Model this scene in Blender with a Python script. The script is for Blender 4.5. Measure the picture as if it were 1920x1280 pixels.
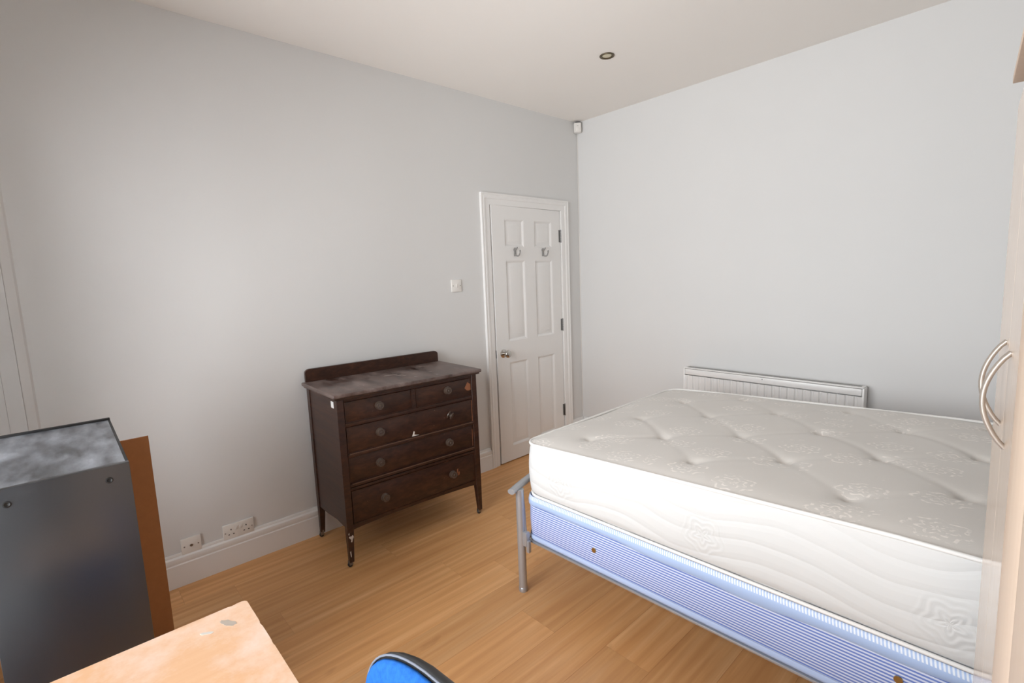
import bpy, bmesh, math, random
from mathutils import Vector, Matrix
random.seed(7)
S = bpy.context.scene
C = S.collection
for o in list(bpy.data.objects): bpy.data.objects.remove(o)

# ------------------------------------------------------------------ camera
F_PX, YAW, PITCH, ROLL = 929.835, 0.8315023, 0.1298991, -0.0389543
CAM = Vector((2.84186, -3.43358, 1.45724))
fw = Vector((-math.sin(YAW)*math.cos(PITCH), math.cos(YAW)*math.cos(PITCH), -math.sin(PITCH)))
r0 = Vector((math.cos(YAW), math.sin(YAW), 0)); u0 = r0.cross(fw)
rr = r0*math.cos(ROLL) + u0*math.sin(ROLL); uu = -r0*math.sin(ROLL) + u0*math.cos(ROLL)
cd = bpy.data.cameras.new('camera'); cam = bpy.data.objects.new('camera', cd); C.objects.link(cam)
cd.sensor_width = 36; cd.sensor_fit = 'HORIZONTAL'; cd.lens = F_PX/1920*36; cd.clip_start = 0.01
m = Matrix((rr, uu, -fw)).transposed().to_4x4(); m.translation = CAM
cam.matrix_world = m
S.camera = cam

# ------------------------------------------------------------------ light
W_ = bpy.data.worlds.new('overcast_sky'); S.world = W_; W_.use_nodes = True
bg = W_.node_tree.nodes['Background']
bg.inputs[0].default_value = (0.93, 0.962, 1.0, 1); bg.inputs[1].default_value = 9.0
H = 2.7278; RW = 3.52; YB = -3.96                      # room height, width, window wall
WX0, WX1, WZ0, WZ1 = 0.45, 2.62, 0.35, 2.26            # window opening in the wall behind the camera
ld = bpy.data.lights.new('window_portal', 'AREA'); ld.shape = 'RECTANGLE'
ld.size = WX1-WX0; ld.size_y = WZ1-WZ0; ld.cycles.is_portal = True
lp = bpy.data.objects.new('window_portal', ld); C.objects.link(lp)
lp.location = ((WX0+WX1)/2, YB-0.16, (WZ0+WZ1)/2); lp.rotation_euler = (math.radians(90), 0, 0)
vs = S.view_settings
vs.view_transform = 'Standard'; vs.look = 'None'; vs.gamma = 1; vs.use_curve_mapping = False
vs.exposure = 0.37

# ------------------------------------------------------------------ helpers
def lin(r, g, b):
    f = lambda c: (c/255/12.92) if c/255 <= .04045 else ((c/255+.055)/1.055)**2.4
    return (f(r), f(g), f(b), 1)
class NT:
    def __init__(s, name):
        s.m = bpy.data.materials.new(name); s.m.use_nodes = True
        s.t = s.m.node_tree; s.b = s.t.nodes['Principled BSDF']
    def n(s, typ, **kw):
        nd = s.t.nodes.new(typ)
        for k, v in kw.items():
            if k.startswith('i_'):
                key = k[2:]; key = int(key) if key.isdigit() else key.replace('_', ' ')
                nd.inputs[key].default_value = v
            else: setattr(nd, k, v)
        return nd
    def l(s, a, b): s.t.links.new(a, b)
    def coord(s, which='Object'):
        return s.n('ShaderNodeTexCoord').outputs[which]
    def math(s, op, a, b=None, c=None):
        nd = s.n('ShaderNodeMath', operation=op)
        for i, v in enumerate((a, b, c)):
            if v is None: continue
            if isinstance(v, (int, float)): nd.inputs[i].default_value = v
            else: s.l(v, nd.inputs[i])
        return nd.outputs[0]
    def mapv(s, vec, scale=(1,1,1), loc=(0,0,0), rot=(0,0,0)):
        nd = s.n('ShaderNodeMapping'); s.l(vec, nd.inputs[0])
        nd.inputs['Location'].default_value = loc; nd.inputs['Rotation'].default_value = rot; nd.inputs['Scale'].default_value = scale
        return nd.outputs[0]
    def noise(s, vec, scale=5, detail=4, rough=.5, dist=0):
        nd = s.n('ShaderNodeTexNoise'); s.l(vec, nd.inputs['Vector'])
        nd.inputs['Scale'].default_value = scale; nd.inputs['Detail'].default_value = detail
        nd.inputs['Roughness'].default_value = rough; nd.inputs['Distortion'].default_value = dist
        return nd.outputs[0]
    def ramp(s, fac, stops, interp='LINEAR'):
        nd = s.n('ShaderNodeValToRGB'); s.l(fac, nd.inputs[0]); cr = nd.color_ramp; cr.interpolation = interp
        while len(cr.elements) < len(stops): cr.elements.new(.5)
        for e, (p, c) in zip(cr.elements, stops):
            e.position = p; e.color = c if len(c) == 4 else (*c, 1)
        return nd.outputs[0]
    def mix(s, fac, a, b, blend='MIX'):
        nd = s.n('ShaderNodeMix', data_type='RGBA', blend_type=blend)
        if isinstance(fac, (int, float)): nd.inputs[0].default_value = fac
        else: s.l(fac, nd.inputs[0])
        for i, v in ((6, a), (7, b)):
            if isinstance(v, tuple): nd.inputs[i].default_value = v if len(v) == 4 else (*v, 1)
            else: s.l(v, nd.inputs[i])
        return nd.outputs[2]
    def bump(s, h, strength=.3, dist=.01, prev=None):
        nd = s.n('ShaderNodeBump'); s.l(h, nd.inputs['Height'])
        nd.inputs['Strength'].default_value = strength; nd.inputs['Distance'].default_value = dist
        if prev is not None: s.l(prev, nd.inputs['Normal'])
        s.l(nd.outputs[0], s.b.inputs['Normal']); return nd.outputs[0]
    def col(s, c):
        if isinstance(c, tuple): s.b.inputs['Base Color'].default_value = c
        else: s.l(c, s.b.inputs['Base Color'])
    def set(s, rough=.5, metal=0, spec=.5):
        if isinstance(rough, (int, float)): s.b.inputs['Roughness'].default_value = rough
        else: s.l(rough, s.b.inputs['Roughness'])
        s.b.inputs['Metallic'].default_value = metal; s.b.inputs['Specular IOR Level'].default_value = spec
        return s.m
BLACK, WHITE = (0,0,0,1), (1,1,1,1)

def m_paint(name, c, rough=.6, var=.03, bump=.04, scale=60):
    t = NT(name); v = t.coord()
    n = t.noise(v, 3, 3)
    c2 = tuple(x*(1-var) for x in c[:3]) + (1,)
    t.col(t.mix(n, c, c2)); t.bump(t.noise(v, scale, 3), bump, .004)
    return t.set(rough)
def m_metal(name, c, rough=.3):
    t = NT(name); v = t.coord()
    n = t.noise(v, 40, 3); t.col(t.mix(n, c, tuple(x*.85 for x in c[:3])+(1,)))
    return t.set(t.math('MULTIPLY_ADD', n, .1, rough), 1)
def m_plain(name, c, rough=.5, spec=.5):
    t = NT(name); n = t.noise(t.coord(), 25, 2); t.col(t.mix(n, c, tuple(x*.9 for x in c[:3])+(1,)))
    return t.set(rough, 0, spec)

M = {}
M['wall'] = m_paint('wall_paint', lin(222,221,219), .65)
M['ceiling'] = m_paint('ceiling_paint', lin(243,238,232), .8, .02)
M['gloss_white'] = m_paint('white_gloss_paint', lin(238,236,233), .3, .02, .02, 20)
M['plastic'] = m_paint('white_plastic', lin(236,232,226), .3, .02, .01)
M['hole'] = m_plain('dark_hole', lin(25,22,20), .7)
M['chrome'] = m_metal('polished_steel', lin(200,196,190), .15)
M['steel'] = m_metal('dull_steel', lin(150,148,146), .35)
M['brass'] = m_metal('brass', lin(200,170,110), .3)
M['silver_paint'] = (lambda t: (t.col(lin(178,180,184)), t.set(.32, .55))[1])(NT('silver_painted_tube'))

M['hook'] = m_plain('satin_silver_hook', lin(150,148,145), .35)
M['satin'] = (lambda t: (t.col(lin(176,166,156)), t.set(.42, .6))[1])(NT('satin_nickel'))
def m_floor():
    t = NT('oak_laminate'); v = t.coord('Generated')
    geo = t.n('ShaderNodeNewGeometry').outputs['Position']
    rnd = t.n('ShaderNodeObjectInfo').outputs['Random']
    off = t.n('ShaderNodeCombineXYZ'); t.l(t.math('MULTIPLY', rnd, 37.), off.inputs[0]); t.l(t.math('MULTIPLY', rnd, 91.), off.inputs[1])
    ad = t.n('ShaderNodeVectorMath', operation='ADD'); t.l(geo, ad.inputs[0]); t.l(off.outputs[0], ad.inputs[1])
    p = ad.outputs[0]
    warp = t.noise(t.mapv(p, (5, .7, 1)), 1.5, 3)
    wv = t.n('ShaderNodeTexWave', wave_type='BANDS', bands_direction='X'); t.l(t.mapv(p, (5, .38, 1)), wv.inputs['Vector'])
    wv.inputs['Scale'].default_value = 1.4; wv.inputs['Distortion'].default_value = 7; wv.inputs['Detail'].default_value = 3; wv.inputs['Detail Scale'].default_value = .8
    fine = t.ramp(t.noise(t.mapv(p, (150, 2.2, 1)), 1, 5, .65), [(.3, BLACK), (.7, WHITE)])
    med = t.noise(t.mapv(p, (22, .9, 1)), 1, 5, .6, .6)
    c = t.ramp(med, [(.3, lin(212,154,98)), (.5, lin(227,172,115)), (.72, lin(240,192,138))])
    c = t.mix(t.math('MULTIPLY', wv.outputs[0], .22), c, lin(188,126,74))
    c = t.mix(t.math('MULTIPLY', fine, .28), c, lin(202,144,92))
    k = t.noise(t.mapv(p, (9, 3.2, 1)), 1.4, 2)
    knot = t.ramp(k, [(.7, BLACK), (.8, WHITE)])
    c = t.mix(t.math('MULTIPLY', knot, .35), c, lin(150,98,58))
    hs = t.n('ShaderNodeHueSaturation'); t.l(c, hs.inputs['Color']); t.l(t.math('MULTIPLY_ADD', rnd, .14, .93), hs.inputs['Value'])
    t.col(hs.outputs[0]); t.bump(fine, .05, .002)
    return t.set(t.math('MULTIPLY_ADD', med, .12, .36), 0, .4)
M['floor'] = m_floor()

def m_darkwood(name, dusty=0.0):
    t = NT(name); v = t.coord()
    g = t.noise(t.mapv(v, (14, 2.2, 40)), 1.5, 5, .6, .5)
    c = t.ramp(g, [(.3, lin(38,20,13)), (.55, lin(58,33,22)), (.8, lin(76,45,30))])
    w = t.ramp(t.noise(v, 9, 6, .75), [(.62, BLACK), (.74, WHITE)])
    c = t.mix(t.math('MULTIPLY', w, .35), c, lin(112,66,40))
    fl = t.ramp(t.noise(v, 70, 2, .6), [(.76, BLACK), (.79, WHITE)])
    c = t.mix(t.math('MULTIPLY', fl, .55), c, lin(165,140,120))
    r = .38
    if dusty:
        d = t.noise(t.mapv(v, (5, 2, 5)), 2, 6, .65)
        d = t.ramp(d, [(.35, BLACK), (.7, WHITE)])
        c = t.mix(t.math('MULTIPLY', d, dusty), c, lin(150,134,128))
        sp = t.ramp(t.noise(t.mapv(v, (7, 3, 7), (3.1, 0, 0)), 2.2, 5, .7), [(.66, BLACK), (.7, WHITE)])
        c = t.mix(t.math('MULTIPLY', sp, .4), c, lin(190,178,170))
        r = t.math('MULTIPLY_ADD', d, .3, .32)
    t.col(c); t.bump(g, .12, .003)
    return t.set(r)
M['darkwood'] = m_darkwood('dark_stained_wood')
M['darkwood_top'] = m_darkwood('dark_stained_wood_dusty', .75)
M['knobwood'] = m_plain('dark_knob_wood', lin(80,66,57), .28)
M['rawwood'] = m_plain('exposed_raw_wood', lin(140,88,58), .7)
M['wornedge'] = m_plain('worn_wood_edge', lin(104,78,62), .45)
M['fleck'] = m_plain('pale_scuff', lin(150,138,130), .7)
M['chip'] = m_plain('white_paint_chip', lin(222,216,208), .7)
M['paper'] = m_plain('white_paper_sticker', lin(235,233,230), .6)

def m_damask():
    t = NT('damask_ticking'); v = t.coord()
    flat = t.mapv(v, (1, 1, 0))
    vo = t.n('ShaderNodeTexVoronoi', feature='F1'); t.l(t.mapv(flat, (4.4, 4.4, 0)), vo.inputs['Vector']); vo.inputs['Scale'].default_value = 1; vo.inputs['Randomness'].default_value = .55
    sub = t.n('ShaderNodeVectorMath', operation='SUBTRACT'); t.l(t.mapv(flat, (4.4, 4.4, 0)), sub.inputs[0]); t.l(vo.outputs['Position'], sub.inputs[1])
    sx = t.n('ShaderNodeSeparateXYZ'); t.l(sub.outputs[0], sx.inputs[0])
    x, y = t.math('MULTIPLY', sx.outputs[0], .8), t.math('MULTIPLY', sx.outputs[1], 1.0)
    r = t.math('SQRT', t.math('ADD', t.math('MULTIPLY', x, x), t.math('MULTIPLY', y, y)))
    a = t.math('ARCTAN2', y, x)
    pet = t.math('MULTIPLY_ADD', t.math('ABSOLUTE', t.math('SINE', t.math('MULTIPLY', a, 2.5))), .10, .20)
    inside = t.ramp(t.math('SUBTRACT', pet, r), [(0, BLACK), (.03, WHITE)])
    rings = t.math('SINE', t.math('ADD', t.math('MULTIPLY', r, 62), t.math('MULTIPLY', t.math('SINE', t.math('MULTIPLY', a, 7)), 1.6)))
    rings = t.ramp(rings, [(.35, BLACK), (.6, WHITE)])
    brk = t.ramp(t.noise(flat, 60, 3, .6), [(.42, BLACK), (.55, WHITE)])
    f = t.math('MULTIPLY', t.math('MULTIPLY', inside, rings), brk)
    sprig = t.ramp(t.noise(t.mapv(flat, (14, 22, 1)), 2, 3, .6), [(.66, BLACK), (.7, WHITE)])
    f = t.math('MAXIMUM', t.math('MULTIPLY', f, .8), t.math('MULTIPLY', sprig, .25))
    base = t.mix(t.noise(flat, 2.2, 3), lin(217,213,207), lin(209,203,196))
    weave = t.noise(t.mapv(flat, (500, 500, 1)), 1, 1)
    base = t.mix(t.math('MULTIPLY', weave, .25), base, lin(196,190,183))
    t.col(t.mix(t.math('MULTIPLY', f, .85), base, lin(246,239,232)))
    t.bump(weave, .06, .001)
    t.b.inputs['Sheen Weight'].default_value = .15
    return t.set(.6, 0, .35)
M['damask'] = m_damask()

def m_border():
    t = NT('quilted_white_border'); uv = t.coord('UV')
    sx = t.n('ShaderNodeSeparateXYZ'); t.l(uv, sx.inputs[0]); u, v = sx.outputs[0], sx.outputs[1]
    # wandering stitch lines running along the border
    n1 = t.noise(t.mapv(uv, (2.2, 4, 1)), 1.2, 2)
    ph = t.math('MULTIPLY_ADD', t.math('SINE', t.math('MULTIPLY', u, 11.)), .020, t.math('MULTIPLY_ADD', n1, .07, v))
    ln = t.math('ABSOLUTE', t.math('SUBTRACT', t.math('FRACT', t.math('MULTIPLY', ph, 15.)), .5))
    ln = t.ramp(ln, [(0, BLACK), (.12, (.55,.55,.55,1)), (.3, WHITE)])
    # quilted flower motifs every so often
    cu = t.math('SUBTRACT', t.math('FRACT', t.math('MULTIPLY', t.math('ADD', u, .17), 1/.62)), .5)
    du = t.math('MULTIPLY', cu, .62); dv = t.math('SUBTRACT', v, .115)
    r = t.math('SQRT', t.math('ADD', t.math('MULTIPLY', du, du), t.math('MULTIPLY', dv, dv)))
    a = t.math('ARCTAN2', dv, du)
    rg = t.math('SINE', t.math('ADD', t.math('MULTIPLY', r, 300), t.math('MULTIPLY', t.math('SINE', t.math('MULTIPLY', a, 5)), 2.2)))
    inm = t.ramp(r, [(.06, WHITE), (.085, BLACK)])
    fl = t.math('MULTIPLY', t.math('MULTIPLY', rg, inm), .25)
    h = t.math('ADD', ln, fl)
    t.col(t.mix(t.math('MULTIPLY', t.math('MULTIPLY', t.ramp(rg, [(.5, BLACK), (.7, WHITE)]), inm), .25), lin(214,214,212), lin(198,198,195)))
    t.bump(h, .35, .006)
    return t.set(.7, 0, .3)
M['border'] = m_border()
M['piping'] = m_plain('white_piping', lin(240,238,234), .6)

def m_stripe():
    t = NT('blue_striped_ticking'); uv = t.coord('UV')
    sx = t.n('ShaderNodeSeparateXYZ'); t.l(uv, sx.inputs[0]); v = sx.outputs[1]
    s = t.math('FRACT', t.math('MULTIPLY', v, 1/.0098))
    f = t.ramp(s, [(.0, WHITE), (.08, BLACK), (.5, BLACK), (.58, WHITE), (1, WHITE)])
    n = t.noise(uv, 300, 2)
    a = t.mix(n, lin(220,227,244), lin(206,215,238)); b = t.mix(n, lin(112,138,206), lin(98,122,192))
    t.col(t.mix(f, a, b)); t.bump(t.noise(t.mapv(uv, (6, 12, 1)), 1, 3), .25, .01)
    return t.set(.32, 0, .5)
M['stripe'] = m_stripe()
def m_tape():
    t = NT('blue_stitched_tape'); uv = t.coord('UV')
    sx = t.n('ShaderNodeSeparateXYZ'); t.l(uv, sx.inputs[0]); u, v = sx.outputs[0], sx.outputs[1]
    st = t.math('FRACT', t.math('ADD', t.math('MULTIPLY', u, 1/.0085), t.math('MULTIPLY', v, 20)))
    f = t.math('MULTIPLY', t.ramp(st, [(.45, BLACK), (.55, WHITE)]), t.math('GREATER_THAN', v, -.019))
    t.col(t.mix(f, lin(172,194,230), lin(226,232,242))); t.bump(f, .3, .002)
    return t.set(.45)
M['tape'] = m_tape()
M['tape_plain'] = m_plain('pale_blue_tape', lin(182,202,238), .5)
M['blue_fabric'] = (lambda t: (t.col(t.mix(t.noise(t.coord(), 90, 4, .7), lin(14,72,148), lin(48,118,200))), t.bump(t.noise(t.coord(), 220, 2), .3, .002), t.set(.85, 0, .2))[2])(NT('blue_wool_fabric'))
M['black_plastic'] = m_plain('black_plastic', lin(52,53,54), .45)
M['grey_piping'] = m_plain('grey_piping', lin(120,126,138), .6)

def m_laminate(name, c1, c2, rough, ax=(60, 60, 2.2), worn=0, spec=.5):
    t = NT(name); v = t.coord()
    g = t.noise(t.mapv(v, ax), 1, 5, .6, .3); c = t.mix(g, c1, c2)
    if worn:
        w = t.ramp(t.noise(v, 5, 6, .7), [(.45, BLACK), (.72, WHITE)])
        c = t.mix(t.math('MULTIPLY', w, worn), c, lin(250,236,228))
    t.col(c); t.bump(g, .03, .001)
    return t.set(rough, 0, spec)
M['beech'] = m_laminate('pale_beech_laminate', lin(222,204,186), lin(206,184,164), .16)
M['beech_matt'] = m_laminate('pale_beech_matt_laminate', lin(226,206,186), lin(214,190,168), .55, spec=.25)
M['beech_dark'] = m_plain('brown_back_edge', lin(120,86,60), .7)
M['desk'] = m_laminate('peach_desk_laminate', lin(230,178,134), lin(240,196,156), .42, (60, 3, 60), .7)
M['hardboard'] = m_laminate('brown_hardboard', lin(196,134,84), lin(180,120,72), .5, (40, 40, 40))
def m_blackcab(name, dust):
    t = NT(name); v = t.coord()
    n = t.noise(v, 180, 3, .6); c = t.mix(n, lin(28,31,36), lin(38,41,46))
    r = .31
    if dust:
        d = t.noise(t.mapv(v, (3, 9, 1), (0,0,0), (0,0,.25)), 1.6, 6, .65)
        d = t.ramp(d, [(.35, BLACK), (.75, WHITE)])
        c = t.mix(t.math('MULTIPLY', d, dust), c, lin(182,186,194)); r = t.math('MULTIPLY_ADD', d, .25, .28)
    t.col(c); t.bump(n, .05, .001)
    t.b.inputs['IOR'].default_value = 1.8; return t.set(r, 0, .7)
M['blackcab'] = m_blackcab('black_satin_laminate', 0)
M['blackcab_top'] = m_blackcab('black_dusty_laminate', .8)
M['blackedge'] = m_plain('black_edge', lin(22,22,22), .5)
M['lens'] = m_plain('frosted_lamp_lens', lin(214,205,176), .3)
M['bronze'] = m_metal('aged_nickel', lin(120,110,92), .4)
def m_glass():
    t = NT('window_glass'); n = t.t.nodes; out = n['Material Output']
    tr = t.n('ShaderNodeBsdfTransparent'); gl = t.n('ShaderNodeBsdfGlossy'); gl.inputs['Roughness'].default_value = .02
    fr = t.n('ShaderNodeFresnel'); fr.inputs[0].default_value = 1.45
    mx = t.n('ShaderNodeMixShader'); t.l(fr.outputs[0], mx.inputs[0]); t.l(tr.outputs[0], mx.inputs[1]); t.l(gl.outputs[0], mx.inputs[2])
    t.l(mx.outputs[0], out.inputs[0]); return t.m
M['glass'] = m_glass()

# ---- geometry helpers
def bx(bm, x0, x1, y0, y1, z0, z1, bev=0, seg=2, sel=None):
    mt = Matrix.Translation(((x0+x1)/2, (y0+y1)/2, (z0+z1)/2)) @ Matrix.Diagonal((abs(x1-x0), abs(y1-y0), abs(z1-z0), 1))
    g = bmesh.ops.create_cube(bm, size=1, matrix=mt)
    if bev:
        es = {e for v in g['verts'] for e in v.link_edges}
        if sel: es = [e for e in es if sel(e)]
        bmesh.ops.bevel(bm, geom=list(es), offset=bev, segments=seg, profile=.5, affect='EDGES')
    return bm
def box(*a, **k): return bx(bmesh.new(), *a, **k)
def tube(bm, pts, rad, n=12, cap=True, flat=(1, 1)):
    pts = [Vector(p) for p in pts]; rad = rad if isinstance(rad, (list, tuple)) else [rad]*len(pts)
    rings = []; up = None
    for i, p in enumerate(pts):
        d = (pts[min(i+1, len(pts)-1)] - pts[max(i-1, 0)]).normalized()
        if up is None:
            up = Vector((0,0,1)) if abs(d.z) < .9 else Vector((0,1,0))
        a = d.cross(up).normalized(); b = a.cross(d).normalized(); up = b
        rings.append([bm.verts.new(p + rad[i]*(math.cos(t)*a*flat[0] + math.sin(t)*b*flat[1])) for t in [2*math.pi*k/n for k in range(n)]])
    for q, w in zip(rings, rings[1:]):
        for k in range(n): bm.faces.new((q[k], q[(k+1) % n], w[(k+1) % n], w[k]))
    if cap: bm.faces.new(rings[0][::-1]); bm.faces.new(rings[-1])
    return bm
def lathe(bm, prof, origin=(0,0,0), axis='Z', n=24):
    """prof: (radius, height) pairs from one end to the other."""
    o = Vector(origin); rings = []
    ex = {'Z': ((1,0,0),(0,1,0),(0,0,1)), 'X': ((0,1,0),(0,0,1),(1,0,0)), 'Y': ((0,0,1),(1,0,0),(0,1,0))}[axis]
    ex = [Vector(e) for e in ex]
    for r, h in prof:
        if r < 1e-6: rings.append([bm.verts.new(o + ex[2]*h)])
        else: rings.append([bm.verts.new(o + ex[0]*r*math.cos(t) + ex[1]*r*math.sin(t) + ex[2]*h) for t in [2*math.pi*k/n for k in range(n)]])
    for q, w in zip(rings, rings[1:]):
        for k in range(n):
            a = q[k % len(q)], q[(k+1) % len(q)]; b = w[k % len(w)], w[(k+1) % len(w)]
            f = []
            for vv in (a[0], a[1], b[1], b[0]):
                if vv not in f: f.append(vv)
            if len(f) > 2: bm.faces.new(f)
    for rg, rev in ((rings[0], True), (rings[-1], False)):
        if len(rg) > 1: bm.faces.new(rg[::-1] if rev else rg)
    return bm
def prism(bm, poly, a0, a1, axis='Y'):
    """extrude a 2D polygon along axis: Y -> poly is (x,z); X -> (y,z); Z -> (x,y)"""
    P = {'Y': lambda p, a: (p[0], a, p[1]), 'X': lambda p, a: (a, p[0], p[1]), 'Z': lambda p, a: (p[0], p[1], a)}[axis]
    lo = [bm.verts.new(P(p, a0)) for p in poly]; hi = [bm.verts.new(P(p, a1)) for p in poly]
    n = len(poly)
    for k in range(n): bm.faces.new((lo[k], lo[(k+1) % n], hi[(k+1) % n], hi[k]))
    bm.faces.new(lo[::-1]); bm.faces.new(hi)
    return bm
def obj(name, bm, mat, parent=None, smooth=40, loc=None):
    bmesh.ops.recalc_face_normals(bm, faces=bm.faces[:])
    me = bpy.data.meshes.new(name); bm.to_mesh(me); bm.free()
    if smooth:
        me.polygons.foreach_set('use_smooth', [True]*len(me.polygons)); me.set_sharp_from_angle(angle=math.radians(smooth))
    me.materials.append(M[mat]); o = bpy.data.objects.new(name, me); C.objects.link(o)
    if parent: o.parent = parent
    if loc: o.location = loc
    return o
def tag(o, label, cat, group=None, kind=None):
    o['label'] = label; o['category'] = cat
    if group: o['group'] = group
    if kind: o['kind'] = kind
    return o
def thing(name, label, cat, loc=(0,0,0), rotz=0, group=None, kind=None):
    o = bpy.data.objects.new(name, None); C.objects.link(o); o.empty_display_size = .1
    o.location = loc; o.rotation_euler = (0, 0, rotz)
    return tag(o, label, cat, group, kind)
def struct(name, bm, mat, label, cat, parent=None, smooth=40):
    o = obj(name, bm, mat, parent, smooth)
    if parent is None: tag(o, label, cat, kind='structure')
    return o

# ------------------------------------------------------------------ room shell
floor = struct('floor', box(-.12, RW, YB, 0, -.06, -.009), 'floor', 'warm oak laminate floor of long planks', 'floor')
PW, PL = .193, 1.29; shared = {}
i = 0; x = .004
while x < RW-.004:
    x1 = min(x+PW, RW-.004); y = YB+.004 - random.uniform(.1, PL)
    while y < -.004:
        y0 = max(y, YB+.004); y1 = min(y+PL, -.004)
        if y1-y0 > .02:
            key = (round(x1-x, 4), round(y1-y0, 4))
            if key not in shared:
                b = box(.0003, x1-x-.0003, .0003, y1-y0-.0003, 0, .009)
                o = obj('plank', b, 'floor', floor, 0); shared[key] = o.data
            else:
                o = bpy.data.objects.new('plank', shared[key]); C.objects.link(o); o.parent = floor
            o.location = (x, y0, -.009)
        y += PL
    x = x1
struct('ceiling', box(-.12, RW+.12, YB-.12, .12, H, H+.1), 'ceiling', 'plain off-white painted ceiling', 'ceiling')

DY0, DY1, DT = -1.020, -.246, 1.990          # door opening in the left wall
b = bmesh.new()
bx(b, -.12, 0, YB, DY0-.025, -.06, H); bx(b, -.12, 0, DY1+.025, 0, -.06, H); bx(b, -.12, 0, DY0-.025, DY1+.025, DT+.025, H)
struct('wall_left', b, 'wall', 'light grey painted wall with the white door', 'wall')
struct('wall_back', box(-.12, RW+.12, 0, .12, -.06, H), 'wall', 'light grey painted wall behind the bed and radiator', 'wall')
struct('wall_right', box(RW, RW+.12, YB, 0, -.06, H), 'wall', 'light grey painted wall behind the wardrobe', 'wall')
b = bmesh.new()
bx(b, -.12, WX0, YB-.12, YB, -.06, H); bx(b, WX1, RW+.12, YB-.12, YB, -.06, H)
bx(b, WX0, WX1, YB-.12, YB, -.06, WZ0); bx(b, WX0, WX1, YB-.12, YB, WZ1, H)
struct('wall_front', b, 'wall', 'light grey painted wall around the window', 'wall')
win = thing('window_1', 'white framed window of three panes with daylight', 'window', (WX0, YB-.07, WZ0), kind='structure')
ww, wh = WX1-WX0, WZ1-WZ0
b = bmesh.new()
for k in range(4):
    xx = ww*k/3; bx(b, max(0, xx-.03), min(ww, xx+.03), -.03, .03, 0, wh)
bx(b, 0, ww, -.03, .03, 0, .06); bx(b, 0, ww, -.03, .03, wh-.06, wh)
obj('window_frame', b, 'gloss_white', win)
for k in range(3): obj('pane', box(ww*k/3+.025, ww*(k+1)/3-.025, -.004, .004, .05, wh-.05), 'glass', win, 0)
obj('window_sill', box(-.05, ww+.05, .03, .10, -.035, 0, bev=.006), 'gloss_white', win)

# skirting: chamfered top and a groove, 165 mm high
SK = [(0, 0), (.020, 0), (.020, .112), (.017, .117), (.017, .122), (.019, .128), (.016, .145), (.009, .153), (.009, .158), (.006, .166), (0, .166)]
def skirt(name, parts, label):
    o = thing(name, label, 'baseboard', kind='structure')
    for bm in parts: obj('board', bm, 'gloss_white', o, 30)
    return o
skirt('baseboard_left', [prism(bmesh.new(), SK, -3.535, -1.108, 'Y'), prism(bmesh.new(), SK, -.159, -.001, 'Y')], 'white moulded skirting board along the wall with the sockets')
skirt('baseboard_back', [prism(bmesh.new(), [(-v, z) for v, z in SK], .021, RW-.001, 'X')], 'white moulded skirting board behind the bed')
skirt('baseboard_right', [prism(bmesh.new(), [(RW-v, z) for v, z in SK], YB+.001, -.021, 'Y')], 'white moulded skirting board behind the wardrobe')
# casing of the opening at the near end of the left wall
cas = thing('trim_1', 'white stepped casing running up the wall beside the black cabinet', 'trim', kind='structure')
obj('moulding', prism(bmesh.new(), [(0.0003, -3.538), (.010, -3.545), (.022, -3.572), (.022, -3.575), (0.0003, -3.575)], 0, 2.45, 'Z'), 'wall', cas, 20)
obj('casing_board', prism(bmesh.new(), [(0.0003, -3.5755), (.026, -3.5755), (.026, -3.6265), (0.0003, -3.6265)], 0, 2.45, 'Z'), 'wall', cas, 20)
obj('inner_board', prism(bmesh.new(), [(0.0003, -3.627), (.028, -3.627), (.028, -3.955), (0.0003, -3.955)], 0, 2.45, 'Z'), 'wall', cas, 20)

# ------------------------------------------------------------------ door
arch = thing('trim_2', 'white moulded architrave around the panelled door', 'trim', kind='structure')
AP = [(0, 0), (.010, 0), (.013, .012), (.013, .040), (.018, .046), (.020, .060), (.017, .068), (.021, .074), (.021, .083), (.0, .083)]  # (proud, from opening outwards)
def mitre(bm, pa, pb, na, nb, dirs):
    """architrave length from pa to pb; outer offset directions na/nb carry the mitre"""
    ra = [bm.verts.new((x+.0003, pa[0]+w*na[0], pa[1]+w*na[1])) for x, w in AP]
    rb = [bm.verts.new((x+.0003, pb[0]+w*nb[0], pb[1]+w*nb[1])) for x, w in AP]
    n = len(AP)
    for k in range(n): bm.faces.new((ra[k], ra[(k+1) % n], rb[(k+1) % n], rb[k]))
    bm.faces.new(ra[::-1]); bm.faces.new(rb); return bm
y0, y1, zt = DY0-.003, DY1+.003, DT-.005
obj('architrave_leg', mitre(bmesh.new(), (y0, 0), (y0, zt), (-1, 0), (-1, 1), 0), 'gloss_white', arch, 25)
obj('architrave_leg', mitre(bmesh.new(), (y1, 0), (y1, zt), (1, 0), (1, 1), 0), 'gloss_white', arch, 25)
obj('architrave_head', mitre(bmesh.new(), (y0, zt), (y1, zt), (-1, 1), (1, 1), 0), 'gloss_white', arch, 25)
b = bmesh.new()
bx(b, -.12, -.0005, DY0-.025, DY0, 0, DT+.025); bx(b, -.12, -.0005, DY1, DY1+.025, 0, DT+.025); bx(b, -.12, -.0005, DY0, DY1, DT, DT+.025)
bx(b, -.085, -.046, DY0, DY0+.012, 0, DT); bx(b, -.085, -.046, DY1-.012, DY1, 0, DT); bx(b, -.085, -.046, DY0+.012, DY1-.012, DT-.012, DT)
obj('door_lining', b, 'gloss_white', arch, 25)
obj('strike_plate', box(-.028, -.001, DY0-.0005, DY0+.001, .85, .92), 'steel', arch)
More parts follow.
